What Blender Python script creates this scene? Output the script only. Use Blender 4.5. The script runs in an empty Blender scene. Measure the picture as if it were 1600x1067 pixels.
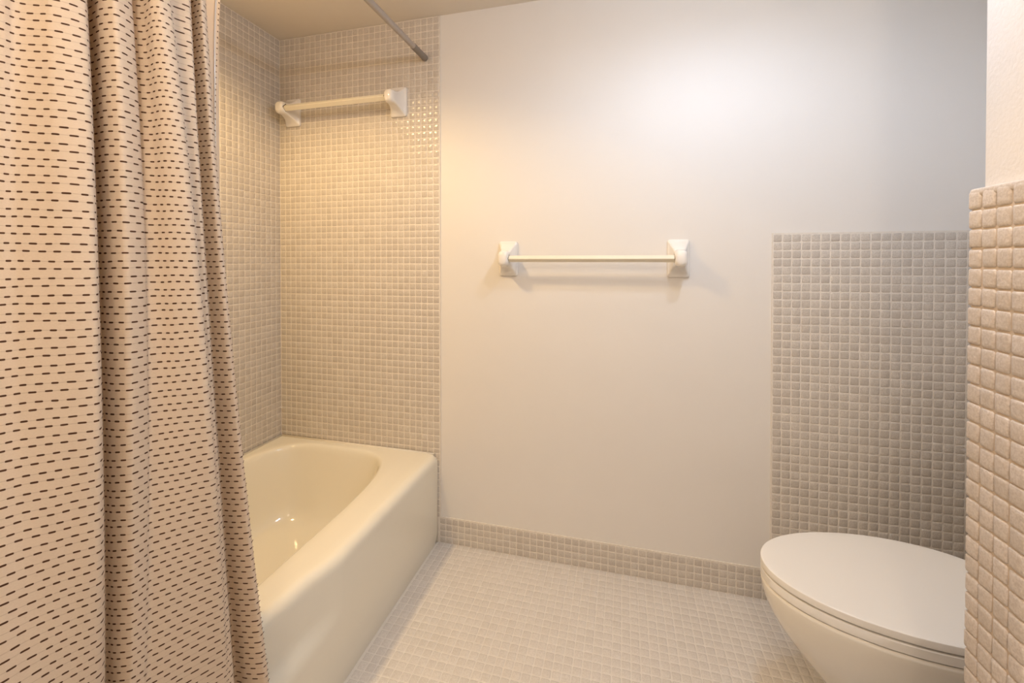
import bpy, bmesh, math, random
import numpy as np
from mathutils import Vector, Matrix

random.seed(7)
rng = np.random.default_rng(11)
SC = bpy.context.scene
COL = SC.collection

# ------------------------------------------------------------------ room sizes (metres)
H = 2.30            # ceiling
XR = 2.82           # right wall
YF = -2.45          # wall behind the viewer
TUB_X, TUB_L, TUB_Z = 0.826, 1.545, 0.388
TILE = 0.029
TUB_TILE_X = 0.8356
WAIN_X, WAIN_Z = 2.1334, 1.3313
BASE_Z = 0.1102
PX, PY0, PY1, PZ = 2.113, -0.934, -1.034, 1.341   # partition: tile face, far and near tile edges, tile top

# ------------------------------------------------------------------ helpers
def link(o, parent=None):
    COL.objects.link(o)
    if parent is not None:
        o.parent = parent
    return o

def mesh_obj(name, verts, faces, mat=None, parent=None, smooth=True):
    me = bpy.data.meshes.new(name)
    me.from_pydata([tuple(map(float, v)) for v in verts], [], faces)
    if mat: me.materials.append(mat)
    if smooth:
        me.polygons.foreach_set('use_smooth', [True]*len(me.polygons))
    me.update()
    return link(bpy.data.objects.new(name, me), parent)

def bm_obj(name, bm, mat=None, parent=None, smooth=True):
    bmesh.ops.recalc_face_normals(bm, faces=bm.faces[:])
    me = bpy.data.meshes.new(name); bm.to_mesh(me); bm.free()
    if mat: me.materials.append(mat)
    if smooth:
        me.polygons.foreach_set('use_smooth', [True]*len(me.polygons))
    me.update()
    return link(bpy.data.objects.new(name, me), parent)

def sharp(o, deg=35):
    o.data.set_sharp_from_angle(angle=math.radians(deg))
    return o

def tag(o, label=None, cat=None, group=None, kind=None):
    if label: o['label'] = label
    if cat: o['category'] = cat
    if group: o['group'] = group
    if kind: o['kind'] = kind
    return o

def empty(name, loc, label, cat, group=None):
    o = bpy.data.objects.new(name, None); o.location = loc; o.empty_display_size = .05
    link(o); return tag(o, label, cat, group)

def box_bm(bm, lo, hi, bevel=0, seg=2):
    lo = Vector(lo); hi = Vector(hi)
    r = bmesh.ops.create_cube(bm, size=1)
    vs = r['verts']
    for v in vs:
        v.co = Vector([(lo[i]+hi[i])/2 + v.co[i]*(hi[i]-lo[i]) for i in range(3)])
    if bevel:
        es = {e for v in vs for e in v.link_edges}
        bmesh.ops.bevel(bm, geom=list(es), offset=bevel, segments=seg, affect='EDGES', profile=.6)

def box(name, lo, hi, mat, parent=None, bevel=0, seg=2):
    bm = bmesh.new(); box_bm(bm, lo, hi, bevel, seg)
    return sharp(bm_obj(name, bm, mat, parent), 40)

def loft(loops, cap0=False, cap1=False):
    """loops: list of equal-length closed loops of points -> verts, faces"""
    n = len(loops[0]); V = []; F = []
    for L in loops: V += [tuple(p) for p in L]
    for a in range(len(loops)-1):
        for i in range(n):
            j = (i+1) % n
            F.append((a*n+i, a*n+j, (a+1)*n+j, (a+1)*n+i))
    if cap0: F.append(tuple(range(n-1, -1, -1)))
    if cap1: F.append(tuple((len(loops)-1)*n+i for i in range(n)))
    return V, F

def loft_obj(name, loops, mat, parent=None, cap0=True, cap1=True, ang=None):
    V, F = loft(loops, cap0, cap1)
    bm = bmesh.new()
    bv = [bm.verts.new(v) for v in V]
    for f in F:
        try: bm.faces.new([bv[i] for i in f])
        except ValueError: pass
    o = bm_obj(name, bm, mat, parent)
    if ang: sharp(o, ang)
    return o

def rrect(w, h, r, n=5):
    """rounded rectangle, centred, CCW list of (a, b)"""
    r = min(r, w/2-1e-5, h/2-1e-5); P = []
    for cx, cy, a0 in ((w/2-r, h/2-r, 0), (-w/2+r, h/2-r, 90), (-w/2+r, -h/2+r, 180), (w/2-r, -h/2+r, 270)):
        for k in range(n):
            a = math.radians(a0+90*k/(n-1))
            P.append((cx+r*math.cos(a), cy+r*math.sin(a)))
    return P

def tube_loops(pts, radii, n=24):
    """pts along a path -> circular loops"""
    out = []
    for i, p in enumerate(pts):
        p = Vector(p)
        a = Vector(pts[max(i-1, 0)]); b = Vector(pts[min(i+1, len(pts)-1)])
        t = (b-a).normalized()
        up = Vector((0, 0, 1)) if abs(t.z) < .9 else Vector((1, 0, 0))
        s = t.cross(up).normalized(); u = s.cross(t)
        out.append([p + radii[i]*(math.cos(2*math.pi*k/n)*s + math.sin(2*math.pi*k/n)*u) for k in range(n)])
    return out

# ------------------------------------------------------------------ materials
def new_mat(name):
    m = bpy.data.materials.new(name); m.use_nodes = True
    nt = m.node_tree
    return m, nt, nt.nodes['Principled BSDF']

def simple(name, col, rough, noise=0, nscale=30, bump=0, bscale=200, spec=.5, metal=0, coat=0, bdist=.001):
    m, nt, b = new_mat(name)
    b.inputs['Base Color'].default_value = (*col, 1)
    b.inputs['Roughness'].default_value = rough
    b.inputs['Specular IOR Level'].default_value = spec
    b.inputs['Metallic'].default_value = metal
    if coat:
        b.inputs['Coat Weight'].default_value = coat; b.inputs['Coat Roughness'].default_value = .06
    tc = nt.nodes.new('ShaderNodeTexCoord')
    if noise:
        n = nt.nodes.new('ShaderNodeTexNoise'); n.inputs['Scale'].default_value = nscale; n.inputs['Detail'].default_value = 4
        mx = nt.nodes.new('ShaderNodeMix'); mx.data_type = 'RGBA'
        mx.inputs['A'].default_value = (*[c*(1-noise) for c in col], 1)
        mx.inputs['B'].default_value = (*[min(1, c*(1+noise)) for c in col], 1)
        nt.links.new(tc.outputs['Object'], n.inputs['Vector'])
        nt.links.new(n.outputs['Fac'], mx.inputs['Factor'])
        nt.links.new(mx.outputs['Result'], b.inputs['Base Color'])
    if bump:
        n2 = nt.nodes.new('ShaderNodeTexNoise'); n2.inputs['Scale'].default_value = bscale; n2.inputs['Detail'].default_value = 3
        bp = nt.nodes.new('ShaderNodeBump'); bp.inputs['Strength'].default_value = bump; bp.inputs['Distance'].default_value = bdist
        nt.links.new(tc.outputs['Object'], n2.inputs['Vector'])
        nt.links.new(n2.outputs['Fac'], bp.inputs['Height'])
        nt.links.new(bp.outputs['Normal'], b.inputs['Normal'])
    return m

def tile_mat(name, c0, c1, speck, rough, speck_amt=.5, wob=.35):
    """stone-speckled glazed mosaic: per-tile tint + fine speckle"""
    m, nt, b = new_mat(name)
    L = nt.links.new
    at = nt.nodes.new('ShaderNodeAttribute'); at.attribute_name = 'tint'
    mx = nt.nodes.new('ShaderNodeMix'); mx.data_type = 'RGBA'
    mx.inputs['A'].default_value = (*c0, 1); mx.inputs['B'].default_value = (*c1, 1)
    L(at.outputs['Fac'], mx.inputs['Factor'])
    tc = nt.nodes.new('ShaderNodeTexCoord')
    n = nt.nodes.new('ShaderNodeTexNoise'); n.inputs['Scale'].default_value = 330; n.inputs['Detail'].default_value = 3
    L(tc.outputs['Object'], n.inputs['Vector'])
    rp = nt.nodes.new('ShaderNodeValToRGB')
    rp.color_ramp.elements[0].position = .40; rp.color_ramp.elements[0].color = (1, 1, 1, 1)
    rp.color_ramp.elements[1].position = .58; rp.color_ramp.elements[1].color = (0, 0, 0, 1)
    L(n.outputs['Fac'], rp.inputs['Fac'])
    mu = nt.nodes.new('ShaderNodeMath'); mu.operation = 'MULTIPLY'; mu.inputs[1].default_value = speck_amt
    L(rp.outputs['Color'], mu.inputs[0])
    m2 = nt.nodes.new('ShaderNodeMix'); m2.data_type = 'RGBA'
    m2.inputs['B'].default_value = (*speck, 1)
    L(mu.outputs[0], m2.inputs['Factor']); L(mx.outputs['Result'], m2.inputs['A'])
    L(m2.outputs['Result'], b.inputs['Base Color'])
    b.inputs['Roughness'].default_value = rough
    n2 = nt.nodes.new('ShaderNodeTexNoise'); n2.inputs['Scale'].default_value = 160; n2.inputs['Detail'].default_value = 2
    L(tc.outputs['Object'], n2.inputs['Vector'])
    bp = nt.nodes.new('ShaderNodeBump'); bp.inputs['Strength'].default_value = wob; bp.inputs['Distance'].default_value = .0012
    L(n2.outputs['Fac'], bp.inputs['Height']); L(bp.outputs['Normal'], b.inputs['Normal'])
    return m

M = {}
M['paint'] = simple('cream_wall_paint', (.775, .74, .695), .55, noise=.015, nscale=6, bump=.12, bscale=260, spec=.35)
M['ceil'] = simple('ceiling_paint', (.80, .74, .65), .7, noise=.02, nscale=5, bump=.1, bscale=200, spec=.3)
M['rough_paint'] = simple('orange_peel_paint', (.80, .75, .70), .5, noise=.02, nscale=20, bump=.3, bscale=190, spec=.4, bdist=.002)
M['grout'] = simple('pale_grout', (.74, .68, .60), .85, noise=.10, nscale=60)
M['edge_grout'] = simple('tan_grout', (.66, .53, .40), .7, noise=.12, nscale=50)
M['floor_grout'] = simple('floor_grout', (.685, .648, .60), .8, noise=.08, nscale=60)
M['tile'] = tile_mat('taupe_mosaic', (.585, .53, .47), (.66, .605, .54), (.45, .40, .345), .17, .5)
M['tile_floor'] = tile_mat('pale_floor_mosaic', (.655, .615, .575), (.70, .66, .62), (.54, .50, .46), .13, .5)
M['tile_edge'] = tile_mat('beige_pillow_mosaic', (.65, .565, .485), (.73, .64, .56), (.50, .41, .33), .28, .45, .6)
M['porcelain'] = simple('tub_enamel', (.83, .785, .665), .10, noise=.01, nscale=3, spec=.5, coat=.3)
M['china'] = simple('toilet_china', (.82, .775, .69), .10, spec=.5, coat=.3)
M['seat_plastic'] = simple('seat_plastic', (.80, .765, .71), .32, spec=.4)
M['ceramic'] = simple('white_ceramic', (.84, .80, .745), .10, spec=.5, coat=.4)
M['bar_plastic'] = simple('cream_bar_plastic', (.82, .76, .62), .25, spec=.5)
M['gap'] = simple('socket_shadow_gap', (.10, .07, .04), .8)
M['rod'] = simple('brushed_grey_rod', (.46, .415, .38), .40, noise=.12, nscale=80, metal=.45)
M['rubber'] = simple('dark_rubber', (.25, .215, .18), .6, noise=.1, nscale=90)
M['chrome'] = simple('chrome', (.75, .76, .80), .12, metal=1)
M['caulk'] = simple('white_caulk', (.80, .74, .62), .5, noise=.05, nscale=40)
M['ring'] = simple('ring_steel', (.6, .58, .55), .25, metal=1)

def curtain_mat():
    m, nt, b = new_mat('woven_dash_fabric')
    L = nt.links.new
    N = nt.nodes.new
    def math_(op, a=None, bb=None, v0=None, v1=None):
        n = N('ShaderNodeMath'); n.operation = op
        if a is not None: L(a, n.inputs[0])
        if bb is not None: L(bb, n.inputs[1])
        if v0 is not None: n.inputs[0].default_value = v0
        if v1 is not None: n.inputs[1].default_value = v1
        return n.outputs[0]
    uv = N('ShaderNodeUVMap'); uv.uv_map = 'cloth'
    sep = N('ShaderNodeSeparateXYZ'); L(uv.outputs['UV'], sep.inputs[0])
    # gentle weaving irregularity
    nz = N('ShaderNodeTexNoise'); nz.inputs['Scale'].default_value = 14; nz.inputs['Detail'].default_value = 2
    L(uv.outputs['UV'], nz.inputs['Vector'])
    wob = math_('MULTIPLY', math_('SUBTRACT', nz.outputs['Fac'], v1=.5), v1=.006)
    rowp, dashp = 0.0116, 0.0153
    v = math_('DIVIDE', math_('ADD', sep.outputs['Y'], wob), v1=rowp)
    row = math_('FLOOR', v)
    vf = math_('SUBTRACT', v, row)
    par = math_('MODULO', row, v1=2.0)
    wn = N('ShaderNodeTexWhiteNoise'); wn.noise_dimensions = '1D'; L(row, wn.inputs['W'])
    jit = math_('MULTIPLY', wn.outputs['Value'], v1=.22)
    u = math_('DIVIDE', sep.outputs['X'], v1=dashp)
    u = math_('ADD', math_('ADD', u, math_('MULTIPLY', par, v1=.5)), jit)
    ui = math_('FLOOR', u)
    uf = math_('SUBTRACT', u, ui)
    # rounded dash: ellipse-like mask
    du = math_('DIVIDE', math_('ABSOLUTE', math_('SUBTRACT', uf, v1=.5)), v1=.255)
    # rows sit in unequal pairs
    off = math_('MULTIPLY', math_('SUBTRACT', par, v1=.5), v1=.12)
    dv0 = math_('ABSOLUTE', math_('SUBTRACT', math_('SUBTRACT', vf, v1=.5), off))
    dv = math_('DIVIDE', dv0, v1=.112)
    p = math_('ADD', math_('POWER', du, v1=6.0), math_('POWER', dv, v1=2.5))
    mask = N('ShaderNodeMapRange'); mask.inputs['From Min'].default_value = .75; mask.inputs['From Max'].default_value = 1.15
    mask.inputs['To Min'].default_value = 1; mask.inputs['To Max'].default_value = 0
    L(p, mask.inputs['Value'])
    # thin thread that joins the dashes of a row
    thr = N('ShaderNodeMapRange'); thr.inputs['From Min'].default_value = .03; thr.inputs['From Max'].default_value = .06
    thr.inputs['To Min'].default_value = .30; thr.inputs['To Max'].default_value = 0
    L(dv0, thr.inputs['Value'])
    # cloth weave
    w = N('ShaderNodeTexNoise'); w.inputs['Scale'].default_value = 1; w.inputs['Detail'].default_value = 2
    mp = N('ShaderNodeMapping'); mp.inputs['Scale'].default_value = (300, 900, 1)
    L(uv.outputs['UV'], mp.inputs['Vector']); L(mp.outputs['Vector'], w.inputs['Vector'])
    base = N('ShaderNodeMix'); base.data_type = 'RGBA'
    base.inputs['A'].default_value = (.79, .65, .50, 1); base.inputs['B'].default_value = (.90, .77, .62, 1)
    L(w.outputs['Fac'], base.inputs['Factor'])
    c1 = N('ShaderNodeMix'); c1.data_type = 'RGBA'; c1.inputs['B'].default_value = (.42, .30, .20, 1)
    L(thr.outputs['Result'], c1.inputs['Factor']); L(base.outputs['Result'], c1.inputs['A'])
    c2 = N('ShaderNodeMix'); c2.data_type = 'RGBA'; c2.inputs['B'].default_value = (.115, .058, .034, 1)
    L(mask.outputs['Result'], c2.inputs['Factor']); L(c1.outputs['Result'], c2.inputs['A'])
    L(c2.outputs['Result'], b.inputs['Base Color'])
    b.inputs['Roughness'].default_value = .9
    b.inputs['Specular IOR Level'].default_value = .08
    hgt = math_('ADD', math_('MULTIPLY', w.outputs['Fac'], v1=.35), mask.outputs['Result'])
    bp = N('ShaderNodeBump'); bp.inputs['Strength'].default_value = .5; bp.inputs['Distance'].default_value = .0009
    L(hgt, bp.inputs['Height']); L(bp.outputs['Normal'], b.inputs['Normal'])
    tr = N('ShaderNodeBsdfTranslucent'); L(c2.outputs['Result'], tr.inputs['Color'])
    mix = N('ShaderNodeMixShader'); mix.inputs['Fac'].default_value = .34
    L(b.outputs['BSDF'], mix.inputs[1]); L(tr.outputs['BSDF'], mix.inputs[2])
    L(mix.outputs['Shader'], nt.nodes['Material Output'].inputs['Surface'])
    return m
M['curtain'] = curtain_mat()

def liner_mat():
    m, nt, b = new_mat('frosted_vinyl')
    b.inputs['Base Color'].default_value = (.74, .68, .60, 1); b.inputs['Roughness'].default_value = .22
    tr = nt.nodes.new('ShaderNodeBsdfTranslucent'); tr.inputs['Color'].default_value = (.76, .67, .55, 1)
    mix = nt.nodes.new('ShaderNodeMixShader'); mix.inputs['Fac'].default_value = .4
    nt.links.new(b.outputs['BSDF'], mix.inputs[1]); nt.links.new(tr.outputs['BSDF'], mix.inputs[2])
    nt.links.new(mix.outputs['Shader'], nt.nodes['Material Output'].inputs['Surface'])
    return m
M['liner'] = liner_mat()

M['thread'] = simple('dark_brown_thread', (.115, .058, .034), .9)
M['hem'] = simple('glossy_vinyl_hem', (.80, .74, .65), .12, coat=.5)
# ------------------------------------------------------------------ mosaic builder
RINGS = ((0.0, 0.0), (.0026, .0001), (.0037, .0009), (.0043, .0030))     # (height, inset)
def mosaic(name, org, ud, vd, nd, us, vs, mat, parent, gap=.0026, rings=RINGS, jitter=.00022, tilt=.012, cut=None, corner=.0022):
    """us, vs: tile edges along each direction. One mesh of separate pillow tiles on a grout bed."""
    org = np.array(org, float); ud = np.array(ud, float); vd = np.array(vd, float); nd = np.array(nd, float)
    u0, v0 = np.meshgrid(us[:-1], vs[:-1], indexing='ij'); u1, v1 = np.meshgrid(us[1:], vs[1:], indexing='ij')
    u0, v0, u1, v1 = (a.ravel() for a in (u0, v0, u1, v1))
    if cut is not None:
        k = cut((u0+u1)/2, (v0+v1)/2); u0, v0, u1, v1 = u0[k], v0[k], u1[k], v1[k]
    T = len(u0)
    cu = (u0+u1)/2 + rng.normal(0, jitter, T); cv = (v0+v1)/2 + rng.normal(0, jitter, T)
    hu = (u1-u0)/2 - gap/2; hv = (v1-v0)/2 - gap/2
    tu = rng.normal(0, tilt, T); tv = rng.normal(0, tilt, T)
    V = []
    for hgt, ins in rings:
        a = hu-ins; b = hv-ins; c = corner
        for su, sv, fu, fv in ((1, -1, 1, 0), (1, 1, 1, 0), (1, 1, 0, 1), (-1, 1, 0, 1), (-1, 1, 1, 0), (-1, -1, 1, 0), (-1, -1, 0, 1), (1, -1, 0, 1)):
            pu = su*(a - (0 if fu else c)); pv = sv*(b - (0 if fv else c))
            pn = hgt + (pu*tu + pv*tv)*(hgt/rings[-1][0])
            V.append(org[None] + (cu+pu)[:, None]*ud + (cv+pv)[:, None]*vd + pn[:, None]*nd)
    R = len(rings)
    V = np.stack(V, 1).reshape(-1, 3)                      # T, R*8
    F = []
    for r in range(R-1):
        for i in range(8):
            j = (i+1) % 8
            F.append((r*8+i, r*8+j, (r+1)*8+j, (r+1)*8+i))
    quads = np.array(F)
    flip = np.dot(np.cross(ud, vd), nd) < 0
    if flip: quads = quads[:, ::-1]
    top = np.arange((R-1)*8, R*8)
    if flip: top = top[::-1]
    base = (np.arange(T)*R*8)[:, None]
    ql = (quads.ravel()[None] + base)                      # T, nq*4
    tl = top[None] + base
    loops = np.concatenate([ql, tl], 1).ravel()
    nq = len(quads)
    tot = np.tile(np.array([4]*nq+[8]), T)
    start = np.concatenate([[0], np.cumsum(tot)[:-1]])
    me = bpy.data.meshes.new(name)
    me.vertices.add(len(V)); me.vertices.foreach_set('co', V.ravel())
    me.loops.add(len(loops)); me.loops.foreach_set('vertex_index', loops.astype(np.int32))
    me.polygons.add(len(tot)); me.polygons.foreach_set('loop_start', start.astype(np.int32))
    me.polygons.foreach_set('use_smooth', np.ones(len(tot), bool))
    at = me.attributes.new('tint', 'FLOAT', 'POINT')
    at.data.foreach_set('value', np.repeat(rng.random(T), R*8).astype(np.float32))
    me.update(calc_edges=True); me.validate()
    me.materials.append(mat)
    return link(bpy.data.objects.new(name, me), parent)

def steps(a, b, p=TILE):
    n = max(1, round((b-a)/p)); return np.linspace(a, b, n+1)
def steps_down(top, bottom, p=TILE):
    """courses counted from the top, the lowest one cut"""
    e = [top]
    while e[-1]-p > bottom+.004: e.append(e[-1]-p)
    e.append(bottom)
    return np.array(e[::-1])

# ------------------------------------------------------------------ the setting
def struct(o): return tag(o, kind='structure')
WT = .10
BED = .004      # grout bed in front of the plaster
floor = struct(box('floor', (-WT, YF-WT, -.10), (XR+WT, WT, 0), M['floor_grout']))
floor_t = mosaic('mosaic_tiles', (0, 0, -.0032), (1, 0, 0), (0, 1, 0), (0, 0, 1), steps(TUB_X+.004, XR), steps_down(0, YF), M['tile_floor'], floor, gap=.0024, tilt=.006)
ceiling = struct(box('ceiling', (-WT, YF-WT, H), (XR+WT, WT, H+.1), M['ceil']))
wall_back = struct(box('wall_back', (-WT, 0, 0), (XR+WT, WT, H), M['paint']))
wall_left = struct(box('wall_left', (-WT, YF, 0), (0, 0, H), M['paint']))
wall_right = struct(box('wall_right', (XR, YF, 0), (XR+WT, 0, H), M['paint']))
wall_front = struct(box('wall_front', (-WT, YF-WT, 0), (XR+WT, YF, H), M['paint']))
wall_tub = struct(box('wall_tub_end', (0, -TUB_L-.10, 0), (TUB_X, -TUB_L-.002, H), M['paint']))

# tub surround: a grout bed on the wall and the mosaic in it
zt = steps_down(H-.004, TUB_Z+.003)
bed = box('tile_bed', (.0005, -BED, .0), (TUB_TILE_X+.004, 0, H-.001), M['grout'], wall_back)
mosaic('surround_tiles', (0, -BED+.0032, 0), (1, 0, 0), (0, 0, 1), (0, -1, 0), steps(.006, TUB_TILE_X), zt, M['tile'], wall_back)
mosaic('surround_tiles', (0, -BED+.0032, 0), (1, 0, 0), (0, 0, 1), (0, -1, 0), np.array([TUB_X-.022, TUB_X-.004, TUB_TILE_X]), steps_down(TUB_Z+.004, BASE_Z), M['tile'], wall_back)
bed = box('tile_bed', (0, -TUB_L, .0), (BED, -.0005, H-.001), M['grout'], wall_left)
mosaic('surround_tiles', (BED-.0032, 0, 0), (0, 1, 0), (0, 0, 1), (1, 0, 0), steps(-TUB_L, -.006), zt, M['tile'], wall_left)
bed = box('tile_bed', (.005, -TUB_L-.002, .0), (TUB_X, -TUB_L+.002, H-.001), M['grout'], wall_tub)
mosaic('surround_tiles', (0, -TUB_L+.0012, 0), (1, 0, 0), (0, 0, 1), (0, 1, 0), steps(.006, TUB_X), zt, M['tile'], wall_tub)

# wainscot behind the toilet
box('wainscot_bed', (WAIN_X-.003, -BED, 0), (XR, 0, WAIN_Z+.004), M['grout'], wall_back)
mosaic('wainscot_tiles', (0, -BED+.0032, 0), (1, 0, 0), (0, 0, 1), (0, -1, 0), steps(WAIN_X, XR, .0293), steps_down(WAIN_Z, 0, .0293), M['tile'], wall_back)
box('wainscot_bed', (XR-BED, PY0, 0), (XR, -.001-BED, WAIN_Z), M['grout'], wall_right)
mosaic('wainscot_tiles', (XR-BED+.0032, 0, 0), (0, 1, 0), (0, 0, 1), (-1, 0, 0), steps(PY0, -.008), steps_down(WAIN_Z, 0, .0293), M['tile'], wall_right)

# baseboard of four courses
bb = struct(box('baseboard_back', (TUB_TILE_X+.004, -BED, 0), (WAIN_X-.003, 0, BASE_Z+.0035), M['grout']))
mosaic('baseboard_tiles', (0, -BED+.0032, 0), (1, 0, 0), (0, 0, 1), (0, -1, 0), steps(TUB_TILE_X, WAIN_X), np.linspace(.001, BASE_Z, 5), M['tile'], bb)

# partition stub beside the viewer
PT = .012                                   # how far its tiling stands proud of the plaster
part = struct(box('wall_partition', (PX+PT, PY1+PT, 0), (XR, PY0-PT, H), M['rough_paint'], bevel=.004))
bm = bmesh.new(); box_bm(bm, (PX+.0026, PY1+.0026, 0), (XR, PY0-.0026, PZ-.006), .004)
sharp(bm_obj('tile_bed', bm, M['edge_grout'], part), 40)
PR = ((0.0, 0.0), (.0032, .0001), (.0044, .0007), (.0051, .0022), (.0054, .0055))
pz = steps_down(PZ-.0015, 0, .0287)
mosaic('partition_tiles', (PX+.0054, 0, 0), (0, 1, 0), (0, 0, 1), (-1, 0, 0), np.linspace(PY1, PY0, 5), pz, M['tile_edge'], part, gap=.0022, rings=PR, jitter=.0004, tilt=.016, corner=.002)
mosaic('partition_tiles', (0, PY1+.0054, 0), (1, 0, 0), (0, 0, 1), (0, -1, 0), steps(PX, XR, .0288), pz, M['tile_edge'], part, gap=.0022, rings=PR, jitter=.0004, tilt=.016, corner=.002)
mosaic('partition_tiles', (0, PY0-.0054, 0), (1, 0, 0), (0, 0, 1), (0, 1, 0), steps(PX, XR, .0288), pz, M['tile_edge'], part, gap=.0022, rings=PR, jitter=.0004, tilt=.016, corner=.002)
# rounded cap course along the top of the tiling
cap = [[(PX-.0004+x, y, z) for x, y, z in L] for L in ()]
bm = bmesh.new(); box_bm(bm, (PX+.0006, PY1+.0006, PZ-.0120), (XR, PY0-.0006, PZ+.0015), .0055, 4)
sharp(bm_obj('cap_course', bm, M['tile_edge'], part), 50)

# ------------------------------------------------------------------ bathtub
def tub():
    root = empty('bathtub', (TUB_X/2, -TUB_L/2, 0), 'cream enamel bathtub standing in the tiled alcove, apron facing the floor', 'bathtub')
    x0, x1, y0, y1 = .0105, TUB_X, -TUB_L+.008, -.0066
    cx, cy = .356, -.765
    a, b, ex = .326, .712, 4.2
    N = 480
    # angles: dense, plus the exact rectangle corners
    ang = list(np.linspace(0, 2*math.pi, N, endpoint=False))
    for X, Y in ((x0, y0), (x0, y1), (x1, y0), (x1, y1)):
        ang.append(math.atan2(Y-cy, X-cx) % (2*math.pi))
    ang = sorted(ang); N = len(ang)
    def rect(t, front=0.0, side=0.0):
        c, s = math.cos(t), math.sin(t)
        k = 1e9
        if c > 1e-9: k = min(k, (x1-front-cx)/c)
        if c < -1e-9: k = min(k, (x0+side-cx)/c)
        if s > 1e-9: k = min(k, (y1-side-cy)/s)
        if s < -1e-9: k = min(k, (y0+side-cy)/s)
        return cx+k*c, cy+k*s
    def basin(t, sa=1., sb=1., n=ex, oy=0.):
        c, s = math.cos(t), math.sin(t)
        k = (abs(c/(a*sa))**n + abs(s/(b*sb))**n)**(-1/n)
        return cx+k*c, cy+k*s+oy
    def sm(e0, e1, v):
        v = min(1, max(0, (v-e0)/(e1-e0))); return v*v*(3-2*v)
    def recess(y, z):
        """soft panel pressed into the apron"""
        m = (.6*(1-sm(-.80, -.66, y))+.4*(1-sm(-1.05, -.75, y)))*sm(-1.52, -1.44, y)
        lo = .205; hi = .255
        return .040*m*sm(lo, hi, z)
    loops = []
    for z in (0.0, .03, .06, .10, .14, .17, .19, .205, .215, .225, .235, .245, .255, .27, .29, .31, .33, .345, .355, .362, .368, .373, .378, .382, .385, .387, .388):
        L = []
        over = 0
        if z > .355:                       # rounded top edge
            q = (z-.355)/.033; over = .033*(1-math.sqrt(max(0, 1-q*q)))
        for t in ang:
            X, Y = rect(t)
            fr = over + .004*(1-sm(.0, .02, z)) + (recess(Y, z) if X > x1-.002 else 0)
            X, Y = rect(t, fr, 0)
            L.append((X, Y, z))
        loops.append(L)
    top = loops[-1]
    inner = [(*basin(t, 1.035, 1.016), .3865) for t in ang]
    for f in (.25, .5, .75):
        loops.append([tuple(p[i]*(1-f)+q[i]*f for i in range(3)) for p, q in zip(top, inner)])
    loops.append(inner)
    for sa, z in ((1.018, .3845), (1.005, .380), (.995, .373), (.987, .363), (.979, .350)):
        loops.append([(*basin(t, sa, 1-(1-sa)*.5), z) for t in ang])
    for sa, sb, z, n in ((.965, .983, .32, 4.0), (.945, .972, .28, 3.9), (.92, .958, .23, 3.8), (.895, .942, .18, 3.7), (.87, .925, .14, 3.6),
                        (.84, .905, .11, 3.5), (.80, .88, .09, 3.4), (.74, .845, .077, 3.3), (.66, .79, .070, 3.2), (.5, .65, .066, 3.0), (.3, .4, .063, 2.6), (.1, .12, .061, 2.2)):
        loops.append([(*basin(t, sa, sb, n), z) for t in ang])
    o = loft_obj('tub_shell', loops, M['porcelain'], None, cap0=False, cap1=True, ang=48)
    o.data.transform(Matrix.Translation(-root.location)); o.parent = root
    # caulk bead where the rim meets the tile
    pts = [(.0100, -TUB_L+.012, .3885), (.0100, -.0100, .3885), (TUB_X-.016, -.0100, .3875)]
    c = loft_obj('caulk_bead', tube_loops([pts[1], pts[2]], [.0046, .0046], 10), M['caulk'])
    c.data.transform(Matrix.Translation(-root.location)); c.parent = root
    c = loft_obj('caulk_bead', tube_loops([pts[0], pts[1]], [.0046, .0046], 10), M['caulk'])
    c.data.transform(Matrix.Translation(-root.location)); c.parent = root
    c = loft_obj('caulk_bead', tube_loops([(TUB_X-.0040, -.0100, .004), (TUB_X-.0040, -.0100, .366)], [.0046, .0046], 10), M['caulk'])
    c.data.transform(Matrix.Translation(-root.location)); c.parent = root
    # drain
    n = 28
    L = [[(cx+r*math.cos(2*math.pi*k/n), -1.22+r*math.sin(2*math.pi*k/n), z) for k in range(n)] for r, z in ((.032, .0665), (.032, .0705), (.026, .0715), (.012, .069), (.002, .0685))]
    d = loft_obj('drain', L, M['chrome'], None)
    d.data.transform(Matrix.Translation(-root.location)); d.parent = root
    return root
tub()

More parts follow.
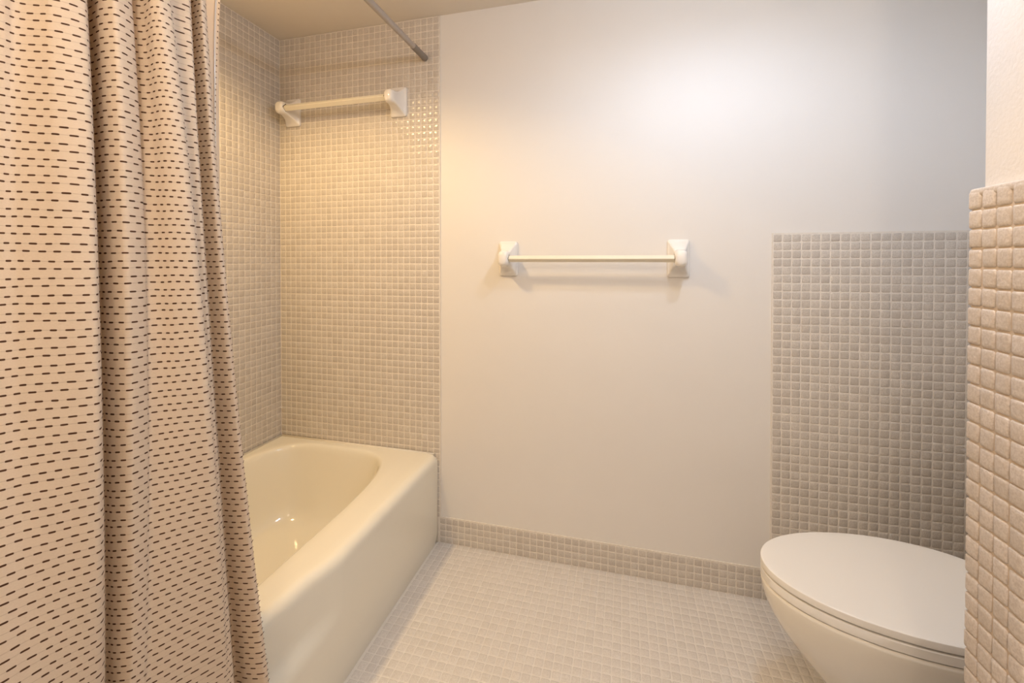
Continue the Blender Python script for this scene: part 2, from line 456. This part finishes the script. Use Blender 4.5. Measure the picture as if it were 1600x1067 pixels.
# ------------------------------------------------------------------ towel bars
def towel_bar(x0, x1, z, hb, label, y_wall, yb=.075, e=.0134):
    root = empty('towel_bar', ((x0+x1)/2, y_wall, z), label, 'towel bar')
    s = hb/.143
    for x, sd in ((x0, 1), (x1, -1)):
        prof = ((.0, .080, .143, .010), (.0075, .080, .143, .010), (.0105, .076, .138, .009), (.0115, .071, .131, .008), (.018, .063, .114, .007), (.027, .054, .094, .006),
                (.038, .047, .077, .007), (.050, .0435, .066, .008), (.060, .0425, .061, .010), (.070, .043, .060, .012), (.084, .043, .060, .014), (.092, .040, .056, .016), (.097, .034, .048, .016), (.0995, .024, .036, .012))
        loops = [[(x-root.location.x+p, -d, q*s*1.0) for p, q in rrect(w, h, r, 5)] for d, w, h, r in prof]
        loft_obj('bracket', loops, M['ceramic'], root, ang=38)
        # dark diamond plate on the post's inner cheek, painted shade of the socket gap
        xs = x+sd*.0214-root.location.x; q = e+.0034
        D = [(xs-.0006*sd, -yb, q), (xs-.0006*sd, -yb-q, 0), (xs-.0006*sd, -yb, -q), (xs-.0006*sd, -yb+q, 0)]
        D2 = [(p[0]+.0012*sd, p[1], p[2]) for p in D]
        loft_obj('socket_shade_plate', [D, D2], M['gap'], root, ang=20)
    xa, xb = x0+.018-root.location.x, x1-.018-root.location.x
    off = -.0012
    def dia(xx, k=1):
        P = []
        for ang in (90, 180, 270, 0):
            for dlt in (-7, 0, 7):
                aa = math.radians(ang+dlt); rr = e*(.94 if dlt else 1-.035)
                P.append((xx, -yb+rr*math.cos(aa), off+rr*math.sin(aa)))
        return P
    loft_obj('bar', [dia(xa), dia(xb)], M['bar_plastic'], root, ang=25)
    return root
towel_bar(1.147, 1.8135, 1.2445, .143, 'long white ceramic towel bar on the plain wall beside the tub', 0)
towel_bar(.085, .643, 1.940, .130, 'short cream towel bar on the tiled wall above the tub', -BED-.001, e=.0152)

# ------------------------------------------------------------------ shower rod
def rod():
    x, z = .770, 2.122
    root = empty('shower_curtain_rod', (x, -.78, z), 'grey tension rod spanning the alcove above the tub', 'curtain rod')
    def part(name, prof, mat):
        L = tube_loops([(0, y+.78, 0) for y, r in prof], [r for y, r in prof], 28)
        return loft_obj(name, L, mat, root, ang=35)
    yw = -.0060
    ye = -TUB_L+.0065
    part('tube', ((-.110, .0120), (-.70, .0120), (-.703, .0133), (ye+.06, .0133)), M['rod'])
    part('end_foot', ((yw, .0138), (yw-.004, .0146), (yw-.012, .0146), (yw-.016, .0136), (-.108, .0132), (-.112, .0128)), M['rubber'])
    part('end_foot', ((ye, .0138), (ye+.004, .0146), (ye+.012, .0146), (ye+.016, .0136), (ye+.060, .0140), (ye+.064, .0136)), M['rubber'])
    part('joint_ring', ((-.112, .0128), (-.1125, .0137), (-.116, .0137), (-.1165, .0120)), M['rubber'])
rod()

# ------------------------------------------------------------------ camera model of the room survey (used to lay out the folds in plan)
CAM = np.array([1.61033, -1.73176, 1.23524]); YAW = -.25361; PITCH = .0104; ROLL = .00013; FPX = 668.588; PYX = 414.54
fwd = np.array([math.sin(YAW)*math.cos(PITCH), math.cos(YAW)*math.cos(PITCH), -math.sin(PITCH)])
rgt = np.array([math.cos(YAW), -math.sin(YAW), 0.0]); upv = np.cross(rgt, fwd)

# ------------------------------------------------------------------ shower curtain
def survey(u, v, X):
    d = fwd+(u-800)/FPX*rgt-(v-PYX)/FPX*upv
    return CAM+(X-CAM[0])/d[0]*d

# plan of the folds, surveyed at three heights (top, middle, low): bearing of each fold line ...
FOLD_U = (
    (-150, -150, -150), (0, 0, 0), (20, 25, 40), (35, 45, 70), (60, 75, 95), (80, 100, 120), (110, 135, 140), (130, 150, 155), (134, 155, 162),
    (137, 158.5, 165.5), (155, 172, 178), (168, 186, 188), (178, 198, 200), (184, 205, 206), (204, 228, 222), (207, 231, 231), (222, 250, 250),
    (237, 275, 290), (250, 298, 330), (260, 312, 350), (264.5, 319, 354), (267, 321, 357), (290, 325, 361), (295, 327, 364.5), (298, 329.5, 367.5),
    (306, 340, 385), (314, 354, 405), (317, 358, 415), (321, 361.5, 420),)
# ... and how fast the cloth recedes between one fold line and the next (per 1000), or the depth of a tuck
FOLD_G = (
    (.6, .6, .7), (1.2, .6, .92), (.75, .4, .92), (.25, .4, .92), (.1, .4, .92), (.7, .5, .98), (1.1, .8, 1.2), (3, 3, 3), (.075, .08, .062),
    (-1.5, -.5, -.2), (-.7, 0, 0), (0, .2, .2), (1.0, .8, .5), (1.9, 1.6, 1.1), (.03, .01, .015), (.35, .6, .95), (-1.6, .3, .98), (.2, .5, 1.02),
    (1.5, .6, 1.1), (2.5, 1.5, 1.5), (.045, .03, .004), (1.1, 1.2, 1.8), (1.5, 2, 2.5), (.075, .095, .092), (-.9, 0, -.25), (-.8, 0, -.1),
    (1.5, .8, .3), (5, 3, 1.5),)
TUCKS = {8, 14, 20, 23}
FOLD_ROWS = ((0, .79), (533, .835), (1067, .868))

def fold_lines():
    out = []
    for h, (v, X0) in enumerate(FOLD_ROWS):
        D0 = (X0-CAM[0])/(fwd+(0-800)/FPX*rgt-(v-PYX)/FPX*upv)[0]
        ln = [0.0]
        for i, g in enumerate(FOLD_G):
            ln.append(ln[-1]+(g[h] if i in TUCKS else g[h]*(FOLD_U[i+1][h]-FOLD_U[i][h])/1000))
        ln = np.array(ln)-ln[1]
        out.append([CAM+D0*math.exp(l)*(fwd+(FOLD_U[i][h]-800)/FPX*rgt-(v-PYX)/FPX*upv) for i, l in enumerate(ln)])
    return [[out[h][i] for h in range(3)] for i in range(len(FOLD_U))]

def catmull(P, n):
    P = np.array(P); Q = np.vstack([2*P[0]-P[1], P, 2*P[-1]-P[-2]]); out = []
    for i in range(1, len(Q)-2):
        p0, p1, p2, p3 = Q[i-1:i+3]
        t0 = 0; t1 = np.linalg.norm(p1-p0)**.5+1e-6; t2 = t1+np.linalg.norm(p2-p1)**.5+1e-6; t3 = t2+np.linalg.norm(p3-p2)**.5+1e-6
        for k in range(n):
            t = t1+(t2-t1)*k/n
            A1 = (t1-t)/(t1-t0)*p0+(t-t0)/(t1-t0)*p1; A2 = (t2-t)/(t2-t1)*p1+(t-t1)/(t2-t1)*p2; A3 = (t3-t)/(t3-t2)*p2+(t-t2)/(t3-t2)*p3
            B1 = (t2-t)/(t2-t0)*A1+(t-t0)/(t2-t0)*A2; B2 = (t3-t)/(t3-t1)*A2+(t-t1)/(t3-t1)*A3
            out.append((t2-t)/(t2-t1)*B1+(t-t1)/(t2-t1)*B2)
    out.append(P[-1])
    return np.array(out)

def curtain():
    root = empty('shower_curtain', (.80, -1.25, .10), 'cream woven shower curtain with rows of dark brown dashes, drawn aside outside the tub', 'shower curtain')
    lines = fold_lines()
    def plan(z):
        P = []
        for T, Mi, B in lines:
            # quadratic in z through the three surveyed points, straight beyond them
            zz = np.array([T[2], Mi[2], B[2]])
            zc = min(max(z, B[2]), T[2])
            q = []
            for k in (0, 1):
                c = np.polyfit(zz, [T[k], Mi[k], B[k]], 2)
                val = np.polyval(c, zc)
                sl = np.polyval(np.polyder(c), zc)
                q.append(val+sl*(z-zc)*(.55 if z > zc else .6))
            P.append(q)
        return catmull(P, 8)
    zs = np.concatenate([np.linspace(.10, 2.095, 96)])
    rows = [plan(z) for z in zs]
    def arcs(R): return np.concatenate([[0], np.cumsum(np.linalg.norm(np.diff(R, axis=0), axis=1))])
    ref = rows[0]
    arc = (arcs(plan(1.65))+arcs(plan(1.1))+arcs(plan(.55)))/3
    n = len(ref)
    V = []; UV = []
    for z, R in zip(zs, rows):
        Rn = R.copy()
        Rn[:, 0] = np.maximum(Rn[:, 0], .836)  if z < .40 else Rn[:, 0]
        for i in range(n):
            V.append((Rn[i, 0]-root.location.x, Rn[i, 1]-root.location.y, z-root.location.z)); UV.append((arc[i], z))
    F = [(r*n+i, r*n+i+1, (r+1)*n+i+1, (r+1)*n+i) for r in range(len(zs)-1) for i in range(n-1)]
    o = mesh_obj('cloth', V, F, M['curtain'], root)
    ul = o.data.uv_layers.new(name='cloth')
    li = np.zeros(len(o.data.loops), np.int32); o.data.loops.foreach_get('vertex_index', li)
    ul.data.foreach_set('uv', np.array(UV)[li].astype(np.float32).ravel())
    md = o.modifiers.new('thick', 'SOLIDIFY'); md.thickness = .0016; md.offset = 0
    # loose thread ends along the free edge
    bm = bmesh.new()
    k = math.ceil(.12/.0116)
    while (k+.5)*.0116 < 2.08:
        z = (k+.5)*.0116+random.uniform(-.0008, .0008); R = plan(z)
        p = Vector((max(R[-1][0], .836), R[-1][1], z))-root.location
        t = Vector((R[-1][0]-R[-4][0], R[-1][1]-R[-4][1], random.uniform(-.002, .001))).normalized()
        r = bmesh.ops.create_cone(bm, cap_ends=True, segments=6, radius1=.0010, radius2=.0005, depth=1)
        ln = random.uniform(.002, .0045)
        M4 = Matrix.Translation(p+t*ln*.45) @ t.to_track_quat('Z', 'Y').to_matrix().to_4x4() @ Matrix.Diagonal((1, 1, ln, 1))
        bmesh.ops.transform(bm, matrix=M4, verts=r['verts'])
        k += 1
    te = bm_obj('thread_ends', bm, M['thread'], root); te['kind'] = 'stuff'
    # rings that carry it on the rod
    topr = rows[-1]
    for k in (3, 40, 75, 112, 145, 182, 220):
        y = topr[min(k, n-1), 1]
        pts = []
        L = []
        for a in range(25):
            t = 2*math.pi*a/24
            c = Vector((.770+.026*math.cos(t), y, 2.112+.026*math.sin(t)))
            rad = Vector((math.cos(t), 0, math.sin(t)))
            L.append([c+.0018*(math.cos(2*math.pi*j/8)*rad+math.sin(2*math.pi*j/8)*Vector((0, 1, 0)))-root.location for j in range(8)])
        loft_obj('curtain_ring', L, M['ring'], root, cap0=False, cap1=False)
curtain()

def liner():
    root = empty('shower_liner', (.70, -1.2, .30), 'glossy off-white vinyl shower liner hanging inside the tub behind the curtain edge', 'shower liner')
    e = survey(341, 60, .672)[1]; h = survey(334, 60, .676)[1]
    plan = catmull([(.672, e), (.674, (e+h)/2), (.676, h), (.676, h-.02), (.670, h-.045), (.662, h-.07), (.678, h-.10), (.660, h-.14), (.682, h-.19), (.655, h-.25), (.680, h-.30), (.656, h-.35), (.680, h-.40), (.660, h-.45), (.675, h-.48)], 8)
    zs = np.linspace(.43, 2.09, 30)
    n = len(plan); V = []
    for z in zs:
        k = (z-1.9)/1.5 if z > 1.9 else 0
        for x, y in plan:
            xx = x + (.715-x)*min(1, max(0, (z-1.75)/.34))**1.5*.85
            V.append((xx-.70-.05*max(0, (1.2-z)), y+1.2, z-.30))
    F = [(r*n+i, r*n+i+1, (r+1)*n+i+1, (r+1)*n+i) for r in range(len(zs)-1) for i in range(n-1)]
    o = mesh_obj('vinyl_sheet', V, F, M['liner'], root)
    md = o.modifiers.new('thick', 'SOLIDIFY'); md.thickness = .0008; md.offset = 0
    def col(x, y, r):
        path = [(x + (.715-x)*min(1, max(0, (z-1.75)/.34))**1.5*.85-.70-.05*max(0, (1.2-z)), y+1.2, z-.30) for z in zs]
        return tube_loops(path, [r]*len(path), 10)
    loft_obj('hem', col(.6775, h, .0022), M['hem'], root)
liner()

# ------------------------------------------------------------------ toilet
def toilet():
    cy = -.474
    root = empty('toilet', (2.35, cy, 0), 'cream toilet with closed lid standing against the grey tile wainscot', 'toilet')
    xm, af, hw = 2.300, .330, .187
    N = 96
    def egg(scale_x=1., scale_y=1., back=2.545, dx=0.):
        """plan outline: half ellipse at the front, gently narrowing to the back"""
        P = []
        for k in range(N):
            t = 2*math.pi*k/N
            c, s = math.cos(t), math.sin(t)
            if c <= 0:
                x = xm+af*scale_x*c; y = hw*scale_y*s
            else:
                b = (back-xm)*scale_x
                r = (abs(c)**3.2+abs(s)**3.2)**(-1/3.2)
                x = xm+b*c*r; y = hw*scale_y*s*r*(1-.20*(c*r)**1.6)
            P.append((x+dx, y))
        return P
    def stack(name, prof, mat, back=2.545, ang=30, cap0=True, cap1=True):
        L = [[(x-2.35, y, z) for x, y in egg(sx, sy, back, dx)] for z, sx, sy, dx in prof]
        return loft_obj(name, L, mat, root, cap0, cap1, ang)
    S = lambda d: (1-d/.33, 1-d/.187)
    # lid: flat disc with a rounded rim
    stack('lid', [(z, *S(d), 0) for z, d in ((.4262, .035), (.4262, .0008), (.4272, .0), (.4405, .0), (.4424, .0006), (.4434, .0022), (.4440, .005), (.4443, .02), (.4446, .06), (.4448, .12))], M['seat_plastic'])
    stack('seat', [(z, *S(d), 0) for z, d in ((.4000, .03), (.4000, .0012), (.4010, .0), (.4195, .0), (.4212, .0010), (.4218, .003), (.4218, .03))], M['seat_plastic'])
    # bowl and pedestal in one casting
    prof = [(.3970, 1-.03/.33, 1-.03/.187, 0), (.3970, *S(.003), 0), (.394, *S(.0005), 0), (.388, *S(.0), 0), (.375, *S(.002), 0), (.355, .982, .975, .001), (.325, .955, .94, .003), (.29, .912, .89, .008),
            (.25, .848, .815, .016), (.215, .785, .745, .024), (.18, .72, .675, .034), (.15, .675, .63, .040), (.12, .65, .605, .043), (.08, .65, .60, .042), (.04, .665, .61, .040), (.015, .68, .62, .038), (.0, .68, .62, .038)]
    stack('bowl', prof, M['china'], back=2.62, ang=50)
    # tank, its cover, lever, hinges, foot caps
    def rbox(name, lo, hi, r, mat, bev=.012):
        bm = bmesh.new(); box_bm(bm, lo, hi, bev, 3)
        return sharp(bm_obj(name, bm, mat, root), 45)
    tx0, tx1 = 2.585-2.35, XR-.018-2.35
    loops = []
    for z, gx, gy in ((.395, .030, .035), (.40, .020, .022), (.44, .008, .010), (.52, .004, .005), (.74, 0, 0), (.755, 0, 0)):
        P = rrect(tx1-tx0-2*gx, .47-2*gy, .03, 6)
        loops.append([((tx0+tx1)/2+p, q, z) for p, q in P])
    loft_obj('tank', loops, M['china'], root, ang=40)
    loops = []
    for z, g in ((.756, .006), (.758, -.006), (.775, -.009), (.787, -.006), (.792, .004), (.793, .02)):
        P = rrect(tx1-tx0-2*g, .47-2*g, .03, 6)
        loops.append([((tx0+tx1)/2+p-.002, q, z) for p, q in P])
    loft_obj('tank_lid', loops, M['china'], root, ang=40)
    L = tube_loops([(tx0+.004, .196, .700), (tx0-.018, .196, .700), (tx0-.026, .200, .700), (tx0-.030, .212, .699), (tx0-.030, .230, .697), (tx0-.028, .246, .694)], [.010, .009, .0075, .0065, .0072, .006], 14)
    lv = loft_obj('flush_lever', L, M['chrome'], root, ang=50); lv['label'] = 'chrome flush lever'
    for s in (-1, 1):
        L = tube_loops([(2.548-2.35, s*.075-.022, .428), (2.548-2.35, s*.075-.018, .428), (2.548-2.35, s*.075+.018, .428), (2.548-2.35, s*.075+.022, .428)], [.006, .012, .012, .006], 16)
        loft_obj('hinge', L, M['seat_plastic'], root, ang=40)
    # deck that joins bowl and tank
    loops = []
    for z, gx, gy in ((.30, .02, .05), (.36, 0, .01), (.385, 0, 0), (.396, .004, .004)):
        P = rrect(.26-2*gx, .30-2*gy, .03, 6)
        loops.append([(2.60-2.35+p, q, z) for p, q in P])
    loft_obj('tank_deck', loops, M['china'], root, ang=45)
toilet()

# ------------------------------------------------------------------ light
def lamp(name, kind, loc, col, watts, size=.05, rot=(0, 0, 0), spot=None, blend=.3):
    d = bpy.data.lights.new(name, kind); d.color = col; d.energy = watts
    if kind == 'AREA':
        d.shape = 'RECTANGLE'; d.size, d.size_y = size
    else:
        d.shadow_soft_size = size
    if kind == 'SPOT':
        d.spot_size = math.radians(spot); d.spot_blend = blend
    o = bpy.data.objects.new(name, d); o.location = loc; o.rotation_euler = rot
    return link(o)
WARM = (1, .68, .31); COOL = (.66, .79, 1.0); MID = (1, .82, .64)
lamp('tub_downlight', 'SPOT', (.40, -.95, 2.285), WARM, 64, .05, spot=152, blend=.45)
lamp('toilet_lamp_bulb', 'SPOT', (1.95, -.74, 2.19), COOL, 14.5, .022, spot=179, blend=.55)
lamp('toilet_lamp_bulb', 'POINT', (1.90, -.94, 2.095), COOL, 10.5, .024)
lamp('vanity_lamp', 'POINT', (1.65, -2.28, 2.08), MID, 14, .045)
lamp('added_fill_light', 'AREA', (1.30, -1.95, 2.28), MID, 8, (.8, .6))  # soft fill added above and behind the viewer, no known fixture

w = bpy.data.worlds.new('world'); SC.world = w; w.use_nodes = True
w.node_tree.nodes['Background'].inputs['Color'].default_value = (1, .85, .7, 1)
w.node_tree.nodes['Background'].inputs['Strength'].default_value = .0

# ------------------------------------------------------------------ camera
cd = bpy.data.cameras.new('camera'); cam = bpy.data.objects.new('camera', cd); link(cam)
cd.sensor_fit = 'HORIZONTAL'; cd.sensor_width = 36; cd.lens = FPX/1600*36
cd.shift_y = -(533.5-PYX)/1600; cd.clip_start = .02
R = Matrix((tuple(rgt), tuple(upv), tuple(-fwd))).transposed()
cam.matrix_world = Matrix.Translation(Vector(CAM)) @ R.to_4x4()
SC.camera = cam
SC.view_settings.view_transform = 'Standard'; SC.view_settings.look = 'None'
SC.view_settings.gamma = 1; SC.view_settings.use_curve_mapping = False
SC.view_settings.exposure = 0
